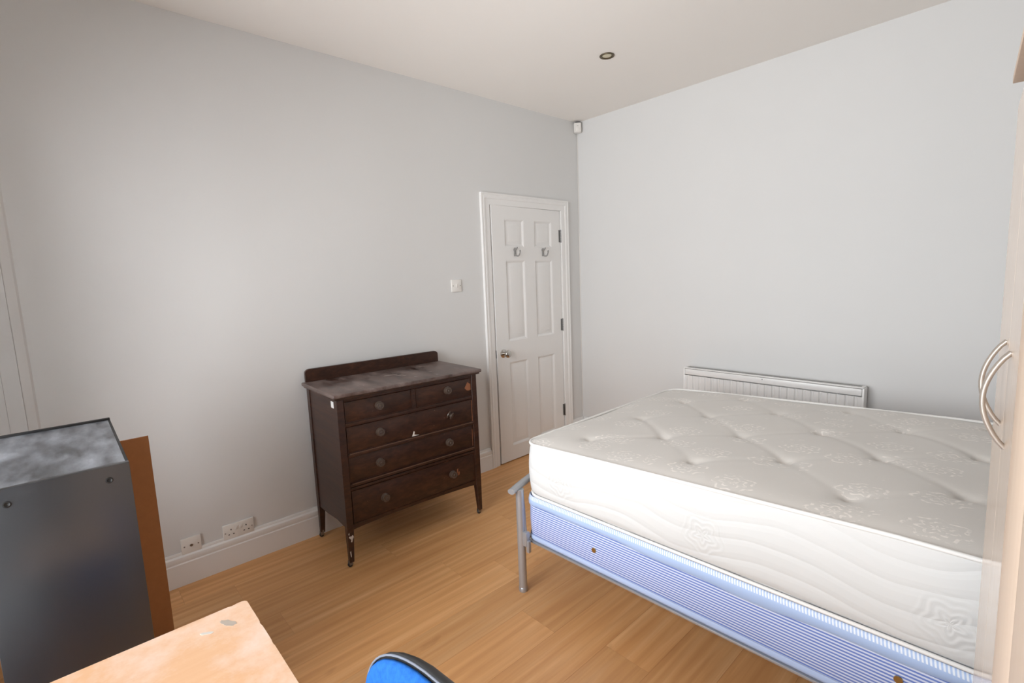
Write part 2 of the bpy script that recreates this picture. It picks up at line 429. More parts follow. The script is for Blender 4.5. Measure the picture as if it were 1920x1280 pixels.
struct('doorway_light_block', box(-.16, -.1205, DY0-.2, DY1+.2, -.06, DT+.2), 'wall', 'added unseen panel blocking light leaks through the doorway behind the door', 'wall')  # unseen panel added to stop outside light leaking in around the door
obj('threshold_strip', box(-.12, .0035, DY0, DY1, -.009, 0), 'floor', floor, 0)

door = thing('door_1', 'white six panel door slightly ajar with a round knob', 'door', (-.003, DY1-.004, 0), kind='structure')
door.rotation_euler = (0, 0, math.radians(1.3))
# door local: y from -.762 (latch edge) to 0 (hinge), face at x=0, z .006 .. 1.984
def ly(y): return y - (DY1-.004)
cols = [(-.886, -.680), (-.562, -.355)]; rows = [(1.684, 1.890), (.962, 1.580), (.124, .797)]
b = bmesh.new(); T = .04
def slab(a0, a1, z0, z1): bx(b, -T, 0, ly(a0), ly(a1), z0, z1)
L0, L1 = -1.012, -.250
slab(L0, cols[0][0], .008, 1.984); slab(cols[0][1], cols[1][0], .008, 1.984); slab(cols[1][1], L1, .008, 1.984)
for c0, c1 in cols:
    zs = [.008] + [v for r in reversed(rows) for v in r] + [1.984]
    for k in range(0, len(zs), 2): slab(c0, c1, zs[k], zs[k+1])
bmesh.ops.remove_doubles(b, verts=b.verts[:], dist=1e-5)
obj('door_leaf', b, 'gloss_white', door, 20)
def panel(c0, c1, z0, z1):
    bm = bmesh.new(); steps = [(0, 0), (.006, -.002), (.016, -.011), (.022, -.011), (.046, -.003), (.05, -.0025)]
    rings = []
    for ins, dx in steps:
        rings.append([bm.verts.new((dx, yy, zz)) for yy, zz in ((ly(c0)+ins, z0+ins), (ly(c1)-ins, z0+ins), (ly(c1)-ins, z1-ins), (ly(c0)+ins, z1-ins))])
    for q, w in zip(rings, rings[1:]):
        for k in range(4): bm.faces.new((q[k], q[(k+1) % 4], w[(k+1) % 4], w[k]))
    bm.faces.new(rings[-1])
    bk = [bm.verts.new((-T, v.co.y, v.co.z)) for v in rings[0]]
    for k in range(4): bm.faces.new((rings[0][k], rings[0][(k+1) % 4], bk[(k+1) % 4], bk[k]))
    bm.faces.new(bk)
    return bm
for c0, c1 in cols:
    for z0, z1 in rows: obj('panel', panel(c0, c1, z0, z1), 'gloss_white', door, 25)
ky, kz = ly(-.948), .875
kn = obj('door_knob', lathe(bmesh.new(), [(.0, 0), (.032, 0), (.033, .004), (.028, .009), (.012, .012), (.0105, .030), (.016, .036), (.027, .044), (.0295, .053), (.0265, .061), (.017, .066), (0, .067)], (0, ky, kz), 'X', 28), 'chrome', door, 50)
kn['label'] = 'polished round metal door knob'
obj('latch_plate', box(-.033, -.007, ly(L0)-.0012, ly(L0)+.001, kz-.03, kz+.03), 'steel', door)
obj('latch_bolt', box(-.026, -.014, ly(L0)-.009, ly(L0), kz-.009, kz+.009, bev=.002), 'black_plastic', door)
for hz in (1.778, 1.033, .283):
    b = bmesh.new()
    for k in range(5): lathe(b, [(.0055, k*.02+.0006), (.0055, k*.02+.0194)], (.0065, .005, hz-.05), 'Z', 12)
    lathe(b, [(.0, -.004), (.004, -.003), (.0055, 0), (.0055, .0006)], (.0065, .005, hz-.05), 'Z', 12)
    lathe(b, [(.0055, .0994), (.0055, .1), (.004, .103), (0, .104)], (.0065, .005, hz-.05), 'Z', 12)
    bx(b, 0, .0015, -.016, .003, hz-.05, hz+.05)
    obj('hinge', b, 'steel', door)
def coat_hook(y, z):
    b = bmesh.new()
    lathe(b, [(0, 0), (.015, 0), (.0155, .003), (.012, .006), (0, .0065)], (0, y, z+.022), 'X', 18)
    bx(b, 0, .005, y-.011, y+.011, z-.028, z+.02, bev=.002)
    tube(b, [(.004, y, z+.018), (.018, y, z+.026), (.030, y, z+.038)], [.005, .0048, .0055], 10)
    arc = [(.004, y, z-.016), (.018, y, z-.026), (.034, y, z-.028), (.048, y, z-.020), (.056, y, z-.004), (.058, y, z+.010)]
    tube(b, arc, [.0055, .0055, .0055, .005, .005, .0065], 10)
    lathe(b, [(0, -.006), (.005, -.004), (.007, 0), (.005, .004), (0, .006)], (.058, y, z+.012), 'Z', 10)
    o = obj('coat_hook', b, 'hook', door, 50)
coat_hook(ly(-.785), 1.640); coat_hook(ly(-.466), 1.640)

# ------------------------------------------------------------------ bed
BO, BA = Vector((1.262, -1.947, 0)), math.radians(1.1)       # front foot corner of the bed
ML, MW = 1.90, 1.335
def rrect(L, Wd, r, nc=8, ns=60, grow=0):
    """rounded rectangle outline 0..L x 0..Wd (optionally grown), ccw, with arc lengths"""
    pts = []
    def line(a, b, n):
        for k in range(n): pts.append((a[0]+(b[0]-a[0])*k/n, a[1]+(b[1]-a[1])*k/n))
    def arc(cx, cy, a0):
        for k in range(nc): t = a0+math.pi/2*k/nc; pts.append((cx+r*math.cos(t), cy+r*math.sin(t)))
    line((r, 0), (L-r, 0), ns); arc(L-r, r, -math.pi/2)
    line((L, r), (L, Wd-r), int(ns*.7)); arc(L-r, Wd-r, 0)
    line((L-r, Wd), (r, Wd), ns); arc(r, Wd-r, math.pi/2)
    line((0, Wd-r), (0, r), int(ns*.7)); arc(r, r, math.pi)
    if grow:
        out = []
        n = len(pts)
        for k, (x, y) in enumerate(pts):
            ax, ay = pts[k-1]; bx2, by2 = pts[(k+1) % n]; d = Vector((bx2-ax, by2-ay)).normalized()
            out.append((x+d.y*grow, y-d.x*grow))
        pts = out
    return pts
def band(outlines_z, closed_top=False, closed_bottom=False, down=False):
    """stack of (outline, z or z-function); UV u = arc length, v = height in metres above the first ring"""
    bm = bmesh.new(); uvl = bm.loops.layers.uv.new('UVMap'); rings = []; us = []
    for ol, z in outlines_z:
        zf = z if callable(z) else (lambda s, t, z=z: z)
        rings.append([bm.verts.new((a, c, zf(a, c))) for a, c in ol])
    ol0 = outlines_z[0][0]; acc = [0]
    for k in range(len(ol0)):
        a = ol0[k]; c = ol0[(k+1) % len(ol0)]; acc.append(acc[-1]+math.hypot(a[0]-c[0], a[1]-c[1]))
    vv = [[0]*len(ol0)]
    for q, w in zip(rings, rings[1:]): vv.append([vv[-1][k]+(q[k].co-w[k].co).length for k in range(len(q))])
    if down: vv = [[a-b for a, b in zip(r, vv[-1])] for r in vv]
    n = len(ol0)
    for j, (q, w) in enumerate(zip(rings, rings[1:])):
        for k in range(n):
            k2 = (k+1) % n
            f = bm.faces.new((q[k], q[k2], w[k2], w[k]))
            for lo, uv in zip(f.loops, ((acc[k], vv[j][k]), (acc[k+1], vv[j][k2]), (acc[k+1], vv[j+1][k2]), (acc[k], vv[j+1][k]))): lo[uvl].uv = uv
    if closed_top: bm.faces.new(rings[-1])
    if closed_bottom: bm.faces.new(rings[0][::-1])
    return bm
def rope(outline, z, r, n=8):
    zf = z if callable(z) else (lambda s, t: z)
    pts = [Vector((a, c, zf(a, c))) for a, c in outline]
    bm = bmesh.new(); rings = []; N = len(pts)
    for k, p in enumerate(pts):
        d = (pts[(k+1) % N]-pts[k-1]).normalized(); a = d.cross(Vector((0,0,1))).normalized(); b2 = a.cross(d)
        rings.append([bm.verts.new(p+r*(math.cos(t)*a+math.sin(t)*b2)) for t in [2*math.pi*q/n for q in range(n)]])
    for k in range(N):
        q, w = rings[k], rings[(k+1) % N]
        for j in range(n): bm.faces.new((q[j], q[(j+1) % n], w[(j+1) % n], w[j]))
    return bm

# --- metal frame
fr = thing('bed_frame', 'silver tubular metal bed frame with a curved foot rail', 'bed frame', BO, BA)
def leg_at(s, t, ztop):
    return tube(bmesh.new(), [(s, t, 0), (s, t, .012), (s, t, ztop)], [.0175, .019, .019], 16)
LS = -.006; LT = -.038
for t in (LT+.008, MW-LT-.008):
    l = obj('leg', leg_at(LS, t, .498), 'silver_paint', fr, 50)
    obj('foot_cap', lathe(bmesh.new(), [(.0, .0), (.0195, 0), (.0205, .004), (.0205, .02), (.019, .022)], (LS, t, 0), 'Z', 16), 'silver_paint', l)
for t in (LT+.008, MW-LT-.008): obj('leg', leg_at(ML+.04, t, .95), 'silver_paint', fr, 50)
BOWN = lambda k: LS-.165*(math.sin(math.pi*(k+.9)/25.8)-math.sin(math.pi*.9/25.8))      # the foot rail bows outwards
rail_pts = [(BOWN(k), LT-.045+(MW-2*LT+.09)*k/24, .502) for k in range(25)]
obj('foot_rail', tube(bmesh.new(), rail_pts, [.017 if 0 < k < 24 else .0155 for k in range(25)], 14, flat=(1.15, .85)), 'silver_paint', fr, 50)
for q in range(1, 6):
    k = 4*q; t = rail_pts[k][1]
    obj('spindle', tube(bmesh.new(), [(-.030, t, .23), (BOWN(k), t, .495)], .007, 8), 'silver_paint', fr)
obj('foot_crossbar', box(-.034, -.012, LT+.02, MW-LT-.02, .212, .2415, bev=.003), 'silver_paint', fr)
obj('head_rail', tube(bmesh.new(), [(ML+.04, LT-.04+(MW-2*LT+.08)*k/24, .95+.10*math.sin(math.pi*k/24)) for k in range(25)], .017, 12), 'silver_paint', fr, 50)
obj('head_crossbar', box(ML+.028, ML+.052, LT+.008, MW-LT-.008, .222, .25, bev=.003), 'silver_paint', fr)
for t0, t1 in ((-.005, .022), (MW-.022, MW+.005)):
    obj('side_rail', box(LS+.016, ML+.028, t0, t1, .2425, .2515, bev=.001), 'silver_paint', fr)
for t in (LT+.004, MW-LT-.02):
    b = box(LS+.006, LS+.040, t-.004, t+.020, .232, .300, bev=.003); bx(b, LS+.034, LS+.05, t+.000, t+.016, .205, .262, bev=.002)
    br = obj('bracket', b, 'silver_paint', fr)
    obj('brace', tube(bmesh.new(), [(LS+.014, t+.016, .29), (LS+.008, t+.016, .40), (LS+.002, t+.016, .485)], .008, 8), 'silver_paint', fr)
for k in range(13):
    s = .06+k*(ML-.12)/12
    obj('slat', box(s-.03, s+.03, .0225, MW-.0225, .239, .2515, bev=.002), 'beech_matt', fr)

# --- striped base mattress
bs = thing('base_mattress', 'blue and white striped base mattress lying on the metal frame', 'mattress', BO, BA)
BZ0, BZ1, R = .2520, .470, .06
def sag(s, t): return .0
b = band([(rrect(ML, MW, R, grow=-.02), BZ0), (rrect(ML, MW, R, grow=-.006), BZ0+.004), (rrect(ML, MW, R, grow=.002), BZ0+.03), (rrect(ML, MW, R, grow=.006), BZ0+.10), (rrect(ML, MW, R, grow=.004), BZ1-.04), (rrect(ML, MW, R, grow=-.002), BZ1-.008), (rrect(ML, MW, R, grow=-.02), BZ1)], True, True)
obj('cover', b, 'stripe', bs, 60)
wob = lambda s, t: .004*math.sin(s*5+t*3)+.002*math.sin(s*17)
b = band([(rrect(ML, MW, R, grow=.0068), lambda s, t: BZ1-.048+wob(s, t)*1.6), (rrect(ML, MW, R, grow=.0105), lambda s, t: BZ1-.044+wob(s, t)*1.5), (rrect(ML, MW, R, grow=.0110), lambda s, t: BZ1-.024+wob(s, t)*.7), (rrect(ML, MW, R, grow=.007), lambda s, t: BZ1-.006), (rrect(ML, MW, R, grow=.001), BZ1-.002)], down=True)
obj('top_tape', b, 'tape', bs, 60)
b = band([(rrect(ML, MW, R, grow=-.004), BZ0+.003), (rrect(ML, MW, R, grow=.0045), BZ0+.008), (rrect(ML, MW, R, grow=.0075), BZ0+.018), (rrect(ML, MW, R, grow=.0055), BZ0+.032)])
obj('bottom_tape', b, 'tape_plain', bs, 60)
for s, z in ((.392, .348), (1.375, .375)):
    obj('vent_eyelet', lathe(bmesh.new(), [(.0, .0005), (.004, .0005), (.0045, .003), (.0085, .0035), (.010, .001), (.010, -.004)], (s, -.0065, z), 'Y', 16), 'brass', bs)['label'] = 'small brass vent eyelet'
for o in bs.children:
    if o.name.startswith('vent'): o.scale = (1, 1, 1)

# --- top mattress
mt = thing('mattress', 'thick white mattress with tufted beige damask top', 'mattress', BO, BA)
MZ0 = .4705; MR = .085
def ztop(s, t): return .712 + .052*min(1, max(0, s/1.35))**.85 - .004
TUFT = []
for cidx, x in enumerate([1.49+.245*k for k in range(-1, 9)]):
    for j in range(-2, 6):
        y = -1.76+.417*j if cidx % 2 == 1 else -1.55+.417*j
        d = Matrix.Rotation(-BA, 2) @ (Vector((x, y))-BO.xy)
        if .10 < d.x < ML-.10 and .08 < d.y < MW-.08: TUFT.append((d.x, d.y))
SEG = []
for a in range(len(TUFT)):
    for c in range(a+1, len(TUFT)):
        d = math.hypot(TUFT[a][0]-TUFT[c][0], TUFT[a][1]-TUFT[c][1])
        if .25 < d < .36: SEG.append((TUFT[a], TUFT[c], random.uniform(.3, 1)))
def topz(s, t):
    e = min(s, ML-s, t, MW-t)
    z = ztop(s, t) + .016*(1-math.exp(-max(0, e)/.05))
    z += .004*math.sin(s*9+1)*math.sin(t*8)
    dmin = 9
    for a, c in TUFT:
        d = (s-a)**2+(t-c)**2
        if d < .09:
            d = math.sqrt(d); z -= .018*math.exp(-d/.032) * (1 if e > .05 else .6)
    for (a, c, w) in SEG:
        if abs((a[0]+c[0])/2-s) < .25 and abs((a[1]+c[1])/2-t) < .25:
            dx, dy = c[0]-a[0], c[1]-a[1]; L2 = dx*dx+dy*dy
            k = ((s-a[0])*dx+(t-a[1])*dy)/L2
            if -.05 < k < 1.05:
                px, py = a[0]+k*dx, a[1]+k*dy; d2 = (s-px)**2+(t-py)**2
                z -= .0075*w*math.exp(-d2/.0003)*(1-.55*math.sin(math.pi*min(1, max(0, k))))
    return z
def corner(s, t):
    hx, hy = ML/2, MW/2; x, y = s-hx, t-hy; sx, sy = (1 if x >= 0 else -1), (1 if y >= 0 else -1); x, y = abs(x), abs(y)
    u, v = (x-(hx-MR))/MR, (y-(hy-MR))/MR
    if u > 0 and v > 0:
        x, y = hx-MR+MR*u*math.sqrt(1-v*v/2), hy-MR+MR*v*math.sqrt(1-u*u/2)
    return sx*x+hx, sy*y+hy
bm = bmesh.new(); NX, NY = 190, 134; G = []
for a in range(NX+1):
    row = []
    for c in range(NY+1):
        s, t = corner(ML*a/NX, MW*c/NY); row.append(bm.verts.new((s, t, topz(s, t))))
    G.append(row)
for a in range(NX):
    for c in range(NY): bm.faces.new((G[a][c], G[a+1][c], G[a+1][c+1], G[a][c+1]))
obj('top_panel', bm, 'damask', mt, 180)
mo = lambda g: rrect(ML, MW, MR, nc=10, ns=90, grow=g)
rows_ = []
for k in range(13):
    v = k/12; g = .012*math.sin(math.pi*v)**.7 + .002 - (.012 if k == 0 else 0)
    rows_.append((mo(g), (lambda s, t, v=v: MZ0+.003+(ztop(s, t)-.002-MZ0-.003)*v)))
obj('border', band(rows_, False, True), 'border', mt, 180)
obj('piping', rope(mo(.004), lambda s, t: ztop(s, t)+.002, .0065), 'piping', mt, 180)
obj('piping', rope(mo(.002), MZ0+.0065, .006), 'piping', mt, 180)

# ------------------------------------------------------------------ chest of drawers
CW, CD, CH = .900, .477, .917
ch = thing('chest_of_drawers', 'worn dark wooden chest of drawers on castors with low backboard', 'chest of drawers', (.034, -2.477, 0), -.0415+math.pi/2)
# local: x = along the front (0 = end by the sockets .. CW = end by the door), y = -v (v measured from the back to the front)
def cb(u0, u1, v0, v1, z0, z1, bev=0, **k): return box(u0, u1, -v1, -v0, z0, z1, bev=bev, **k)
IW, FV = .024, CD-.027                      # inset of posts, front plane
b = prism(bmesh.new(), [(0, CH-.020), (.006, CH-.022), (CW-.006, CH-.022), (CW, CH-.020), (CW, CH-.006), (CW-.005, CH-.001), (CW-.008, CH), (.008, CH), (.005, CH-.001), (0, CH-.006)], -CD, 0, 'Y')
b.free(); b = cb(0, CW, 0, CD, CH-.020, CH, bev=.006, seg=3)
obj('top', b, 'darkwood_top', ch)
# moulding strip under the top
obj('top_moulding', cb(.010, CW-.010, .004, CD-.010, CH-.030, CH-.0205, bev=.003), 'darkwood', ch)
# backboard with rounded ends
pts = [(.02, CH+.0005), (.02, CH+.050)] + [(.02+.028*(1-math.cos(t)), CH+.050+.022*math.sin(t)) for t in [math.pi/2*k/6 for k in range(1, 7)]]
pts += [(CW-x, z) for x, z in reversed(pts)]
obj('backboard', prism(bmesh.new(), pts, -.020, -.002, 'Y'), 'darkwood', ch, 30)
PWD = .036
def post(u0, u1, v0, v1, zb, inner_u, inner_v):
    bm = bmesh.new()
    def ring(z, a0, a1, c0, c1): return [bm.verts.new((a0, -c0, z)), bm.verts.new((a1, -c0, z)), bm.verts.new((a1, -c1, z)), bm.verts.new((a0, -c1, z))]
    du = .012
    a0, a1 = (u0, u1-du) if inner_u > 0 else (u0+du, u1)
    c0, c1 = (v0+.012, v1) if inner_v < 0 else (v0, v1-.012)
    rs = [ring(CH-.031, u0, u1, v0, v1), ring(zb, u0, u1, v0, v1), ring(.027, a0, a1, c0, c1)]
    for q, w in zip(rs, rs[1:]):
        for k in range(4): bm.faces.new((q[k], q[(k+1) % 4], w[(k+1) % 4], w[k]))
    bm.faces.new(rs[0]); bm.faces.new(rs[-1]); bmesh.ops.bevel(bm, geom=[e for e in bm.edges if abs(e.verts[0].co.z-e.verts[1].co.z) > .05], offset=.002, segments=1, affect='EDGES')
    return bm
U0, U1 = IW, CW-IW
legs = []
for (a, c) in ((U0, -1), (U1-PWD, 1)):
    iu = 1 if c < 0 else -1
    legs.append(obj('leg', post(a, a+PWD, FV-PWD, FV, .215, iu, -1), 'darkwood', ch, 30))
    legs.append(obj('leg', post(a, a+PWD, .004, .004+PWD, .215, iu, 1), 'darkwood', ch, 30))
for k, (u, v) in enumerate(((U0+.012, FV-.014), (U0+.012, .018), (U1-.012, FV-.014), (U1-.012, .018))):
    lg = legs[k]
    b = lathe(bmesh.new(), [(0, -.008), (.011, -.008), (.0135, -.004), (.0135, .004), (.011, .008), (0, .008)], (u-.006, -v, .0136), 'Y', 18)
    obj('castor_wheel', b, 'black_plastic', lg)
    b = lathe(bmesh.new(), [(0, .028), (.012, .028), (.012, .042), (0, .042)], (u, -v, 0), 'Z', 14)
    bx(b, u-.014, u+.004, -v-.011, -v-.009, .012, .032); bx(b, u-.014, u+.004, -v+.009, -v+.011, .012, .032); bx(b, u-.014, u+.006, -v-.011, -v+.011, .029, .032)
    obj('castor_fork', b, 'steel', lg)
for a0, a1 in ((U0+.005, U0+.014), (U1-.014, U1-.005)):
    # side panel with a raking lower edge
    pl = [(-.0405, CH-.031), (-(FV-PWD-.0005), CH-.031), (-(FV-PWD-.0005), .205), (-.30, .210), (-.16, .196), (-.0405, .190)]
    obj('side_panel', prism(bmesh.new(), [(y, z) for y, z in pl], a0, a1, 'X'), 'darkwood', ch, 25)
obj('back_panel', cb(U0+PWD+.001, U1-PWD-.001, .006, .012, .20, CH-.031), 'darkwood', ch)
# front rails and dividers
A0, A1 = U0+PWD+.0005, U1-PWD-.0005
def rail(z0, z1, proud=0):
    r_ = obj('rail', cb(A0, A1, FV-.03, FV-.003+proud, z0, z1, bev=.0015), 'darkwood', ch)
    if proud: obj('worn_edge', cb(A0+.01, A1-.004, FV-.003+proud-.004, FV-.003+proud+.0006, z1-.003, z1+.0005), 'wornedge', r_)
rail(.868, CH-.031); rail(.738, .757); rail(.581, .598, .006); rail(.424, .440, .006); rail(.403, .418)
obj('divider', cb(.441, .463, FV-.03, FV-.003, .7575, .8675), 'darkwood', ch)
# shaped apron
ap = [(A0, .222), (A1, .222), (A1, .196)] + [(A1-(A1-A0)*k/20, .196+.012*math.sin(math.pi*k/20)**.6) for k in range(1, 20)] + [(A0, .196)]
obj('apron', prism(bmesh.new(), ap, -(FV-.004), -(FV-.022), 'Y'), 'darkwood', ch, 25)
def knob(u, z, v, parent, tilt=False):
    prof = [(0, 0), (.0185, 0), (.019, .003), (.0185, .006), (.012, .008), (.0085, .012), (.0095, .016), (.0165, .019), (.0175, .023), (.0165, .026), (.0125, .0265), (.0115, .0245), (.0065, .0245), (.005, .0275), (0, .028)]
    bm = lathe(bmesh.new(), [(r*1.18, -h) for r, h in prof], (0, 0, 0), 'Y', 24)
    if tilt: bmesh.ops.rotate(bm, verts=bm.verts, matrix=Matrix.Rotation(.5, 3, 'X') @ Matrix.Rotation(.55, 3, 'Z')); bmesh.ops.translate(bm, verts=bm.verts, vec=(0, .006, 0))
    bmesh.ops.translate(bm, verts=bm.verts, vec=(u, -v, z))
    return obj('knob', bm, 'knobwood', parent, 35)
def drawer(u0, u1, z0, z1, v, knobs, kz, lip=True):
    d = obj('drawer', cb(u0+.0015, u1-.0015, v-.35, v, z0+.0015, z1-.0015, bev=.0015), 'darkwood', ch)
    # thin cock-bead around the front
    bm = bmesh.new()
    for args in ((u0+.002, u1-.002, z0+.002, z0+.006), (u0+.002, u1-.002, z1-.006, z1-.002), (u0+.002, u0+.006, z0+.006, z1-.006), (u1-.006, u1-.002, z0+.006, z1-.006)):
        bx(bm, args[0], args[1], -(v+.003), -(v-.002), args[2], args[3])
    obj('cock_bead', bm, 'darkwood', d)
    for ku, tl in knobs: knob(ku, kz, v, d, tl)
    return d
d1 = drawer(A0, .441, .757, .868, FV-.004, [(.245, 0)], .818)
d2 = drawer(.463, A1, .757, .868, FV-.004, [(.667, 0)], .822)
d3 = drawer(A0, A1, .598, .738, FV-.002, [(.238, 0), (.672, 1)], .677)
d4 = drawer(A0, A1, .440, .581, FV-.010, [(.230, 0), (.664, 0)], .511)
d5 = drawer(A0, A1, .222, .403, FV-.002, [(.240, 0), (.672, 0)], .315)
def flake(parent, pts, v, mat, name):
    bm = bmesh.new(); prism(bm, pts, -(v+.0006), -(v-.0004), 'Y'); return obj(name, bm, mat, parent, 0)
flake(d2, [(.790, .812), (.812, .845), (.846, .822), (.848, .800), (.822, .793), (.806, .796)], FV-.004, 'rawwood', 'bare_patch')
flake(d3, [(.425, .604), (.437, .632), (.443, .628), (.440, .612), (.470, .604), (.468, .600)], FV-.002, 'chip', 'paint_chip')
flake(d5, [(.700, .300), (.706, .335), (.714, .338), (.712, .318), (.724, .316), (.722, .298), (.712, .294)], FV-.002, 'rawwood', 'bare_patch')
obj('bare_strip', cb(A1-.007, A1-.001, FV-.002, FV+.0005, .600, .735), 'rawwood', d3)
obj('bare_strip', cb(A1-.007, A1-.001, FV-.010, FV-.0075, .445, .55), 'rawwood', d4)
fl = legs[0]
flake(fl, [(U0+.004, .165), (U0+.010, .170), (U0+.016, .166), (U0+.026, .172), (U0+.030, .160), (U0+.024, .150), (U0+.020, .135), (U0+.014, .137), (U0+.016, .150), (U0+.010, .156)], FV, 'chip', 'paint_chip')
flake(fl, [(U0+.004, .186), (U0+.009, .188), (U0+.008, .176), (U0+.004, .178)], FV, 'chip', 'paint_chip')
flake(fl, [(U0+.005, .085), (U0+.010, .090), (U0+.011, .060), (U0+.008, .055)], FV, 'chip', 'paint_chip')
topp = [o for o in ch.children if o.name.split('.')[0] == 'top'][0]
for pts_ in ([(.40, -.200), (.43, -.215), (.475, -.222), (.478, -.214), (.44, -.205), (.41, -.192)], [(.455, -.245), (.475, -.262), (.50, -.258), (.485, -.248)], [(.47, -.285), (.495, -.292), (.49, -.283)], [(.64, -.30), (.66, -.31), (.655, -.298)], [(.47, -.165), (.485, -.17), (.48, -.162)]):
    obj('paint_fleck', prism(bmesh.new(), pts_, CH-.0003, CH+.0004, 'Z'), 'fleck', topp, 0)
st = obj('sticker', box(U0+.0042, U0+.005, -(FV-.052), -(FV-.088), .835, .868), 'paper', ch, 0); st['label'] = 'small white paper sticker'
st.location.x = -.0006

# ------------------------------------------------------------------ radiator
RX0, RX1, RT, RB, RY = 1.040, 2.150, .751, .15, -.100
rad = thing('radiator', 'white ribbed panel radiator on the wall behind the bed', 'radiator', ((RX0+RX1)/2, -.06, 0))
hw = (RX1-RX0)/2
def ribs(y, depth):
    prof = []; xs = -hw+.016; n = int((2*hw-.032)/.0445); p = (2*hw-.032)/n
    prof.append((-hw+.004, y)); 
    for k in range(n):
        a = xs+k*p; prof += [(a+.010, y), (a+.016, y+depth), (a+.024, y+depth), (a+.030, y)]
    prof.append((hw-.004, y))
    bm = bmesh.new()
    for z0, z1 in ((.195, .695),):
        rows2 = [[bm.verts.new((x, yy, z)) for x, yy in prof] for z in (z0, z1)]
        for k in range(len(prof)-1): bm.faces.new((rows2[0][k], rows2[0][k+1], rows2[1][k+1], rows2[1][k]))
        ex = bmesh.ops.extrude_face_region(bm, geom=bm.faces[:])
        bmesh.ops.translate(bm, verts=[v for v in ex['geom'] if isinstance(v, bmesh.types.BMVert)], vec=(0, .004, 0))
    return bm
obj('front_panel', ribs(-.040, .006), 'gloss_white', rad, 30)
obj('header', box(-hw+.012, hw-.012, -.041, -.012, .700, .742, bev=.006), 'gloss_white', rad)
obj('bottom_header', box(-hw+.012, hw-.012, -.041, -.012, .155, .19, bev=.006), 'gloss_white', rad)
obj('back_panel', box(-hw+.012, hw-.012, .015, .022, .16, .735, bev=.002), 'gloss_white', rad)
for sx in (-1, 1):
    obj('end_cap', box(min(sx*hw, sx*(hw-.011)), max(sx*hw, sx*(hw-.011)), -.041, .03, RB, .7445, bev=.003), 'gloss_white', rad)
b = box(-hw+.004, hw-.004, -.0405, .030, .744, RT, bev=.003)
g = obj('top_grille', b, 'gloss_white', rad)
obj('air_slot', box(-hw+.02, hw-.02, -.02, .018, RT-.0005, RT+.0006), 'steel', g, 0)
obj('bleed_valve', box(-.005, .001, -.0425, -.040, .727, .733), 'steel', rad)
for sx in (-.3, .3): obj('wall_bracket', box(sx-.015, sx+.015, .03, .0598, .3, .7), 'steel', rad)

# ------------------------------------------------------------------ wall plates, sensor, downlight
def plate(name, label, cat, y, z, w, h):
    t = thing(name, label, cat, (0, y, z)); obj('face_plate', box(.0002, .010, -w/2, w/2, -h/2, h/2, bev=.003), 'plastic', t); return t
t = plate('double_socket', 'white double electrical socket above the skirting board', 'socket', -2.858, .188, .147, .086)
for sy in (-1, 1):
    cy = sy*.040
    for dy, dz, a, c in ((0, .020, .0045, .008), (-.011, -.006, .007, .0045), (.011, -.006, .007, .0045)):
        obj('pin_hole', box(.0095, .0104, cy-sy*.004+dy-a/2, cy-sy*.004+dy+a/2, dz-c/2-.006, dz+c/2-.006), 'hole', t, 0)
    obj('rocker_switch', box(.009, .0125, sy*.010-.0065, sy*.010+.0065, .006, .027, bev=.0015), 'plastic', t)
    obj('screw', lathe(bmesh.new(), [(.0, .0), (.003, 0), (.003, .0008), (0, .0008)], (.0098, sy*.0635, 0), 'X', 10), 'steel', t)
t = plate('aerial_socket', 'white single aerial socket with one round hole', 'socket', -3.073, .188, .086, .086)
obj('coax_port', lathe(bmesh.new(), [(.0068, 0), (.0068, .0022), (.0052, .0022)], (.0095, 0, .002), 'X', 16), 'steel', t)
obj('port_hole', lathe(bmesh.new(), [(0, 0), (.0058, 0), (.0058, .0018), (0, .0018)], (.0098, 0, .002), 'X', 16), 'hole', t)
for sy in (-1, 1): obj('screw', lathe(bmesh.new(), [(0, 0), (.0036, 0), (.0036, .001), (0, .001)], (.0097, sy*.030, .002), 'X', 12), 'steel', t)
t = plate('light_switch', 'white light switch on the wall beside the door', 'light switch', -1.354, 1.409, .086, .086)
obj('rocker_switch', box(.009, .0135, -.007, .007, -.013, .013, bev=.002), 'plastic', t)
for sy in (-1, 1): obj('screw', lathe(bmesh.new(), [(0, 0), (.0035, 0), (.0035, .001), (0, .001)], (.0097, sy*.030, 0), 'X', 12), 'steel', t)

t = thing('motion_sensor', 'small white alarm motion sensor in the ceiling corner', 'sensor', (.0, .0, 2.630), math.radians(-45))
# local x points out of the corner
b = prism(bmesh.new(), [(.022, -.020), (.034, -.031), (.068, -.031), (.078, -.022), (.078, .022), (.068, .031), (.034, .031), (.022, .020)], .004, .080, 'Z')
bmesh.ops.bevel(b, geom=[e for e in b.edges if abs(e.verts[0].co.z-e.verts[1].co.z) < .001], offset=.004, segments=2, affect='EDGES')
obj('housing', b, 'plastic', t)
obj('lens', box(.0775, .0805, -.016, .016, .014, .045, bev=.001), 'plastic', t)
obj('led', box(.0775, .0795, -.002, .002, .052, .056), 'hole', t)
obj('top_gap_shade', box(.024, .066, -.018, .018, .080, .088), 'black_plastic', t)  # black block paints the dark shadow in the bracket gap above the housing
obj('cable', tube(bmesh.new(), [(.006, 0, .004), (.006, 0, -.2), (.006, 0, -2.40)], .003, 8), 'plastic', t)

t = thing('downlight', 'small recessed ceiling downlight with metal rim, switched off', 'downlight', (.960, -.871, H))
obj('rim', lathe(bmesh.new(), [(.030, -.0005), (.043, -.0005), (.044, -.003), (.042, -.006), (.036, -.007), (.031, -.004), (.029, -.001)], (0, 0, 0), 'Z', 32), 'bronze', t)
obj('lamp', lathe(bmesh.new(), [(0, -.0045), (.020, -.0042), (.0265, -.002), (.0265, -.0003), (0, -.0003)], (0, 0, 0), 'Z', 28), 'lens', t)

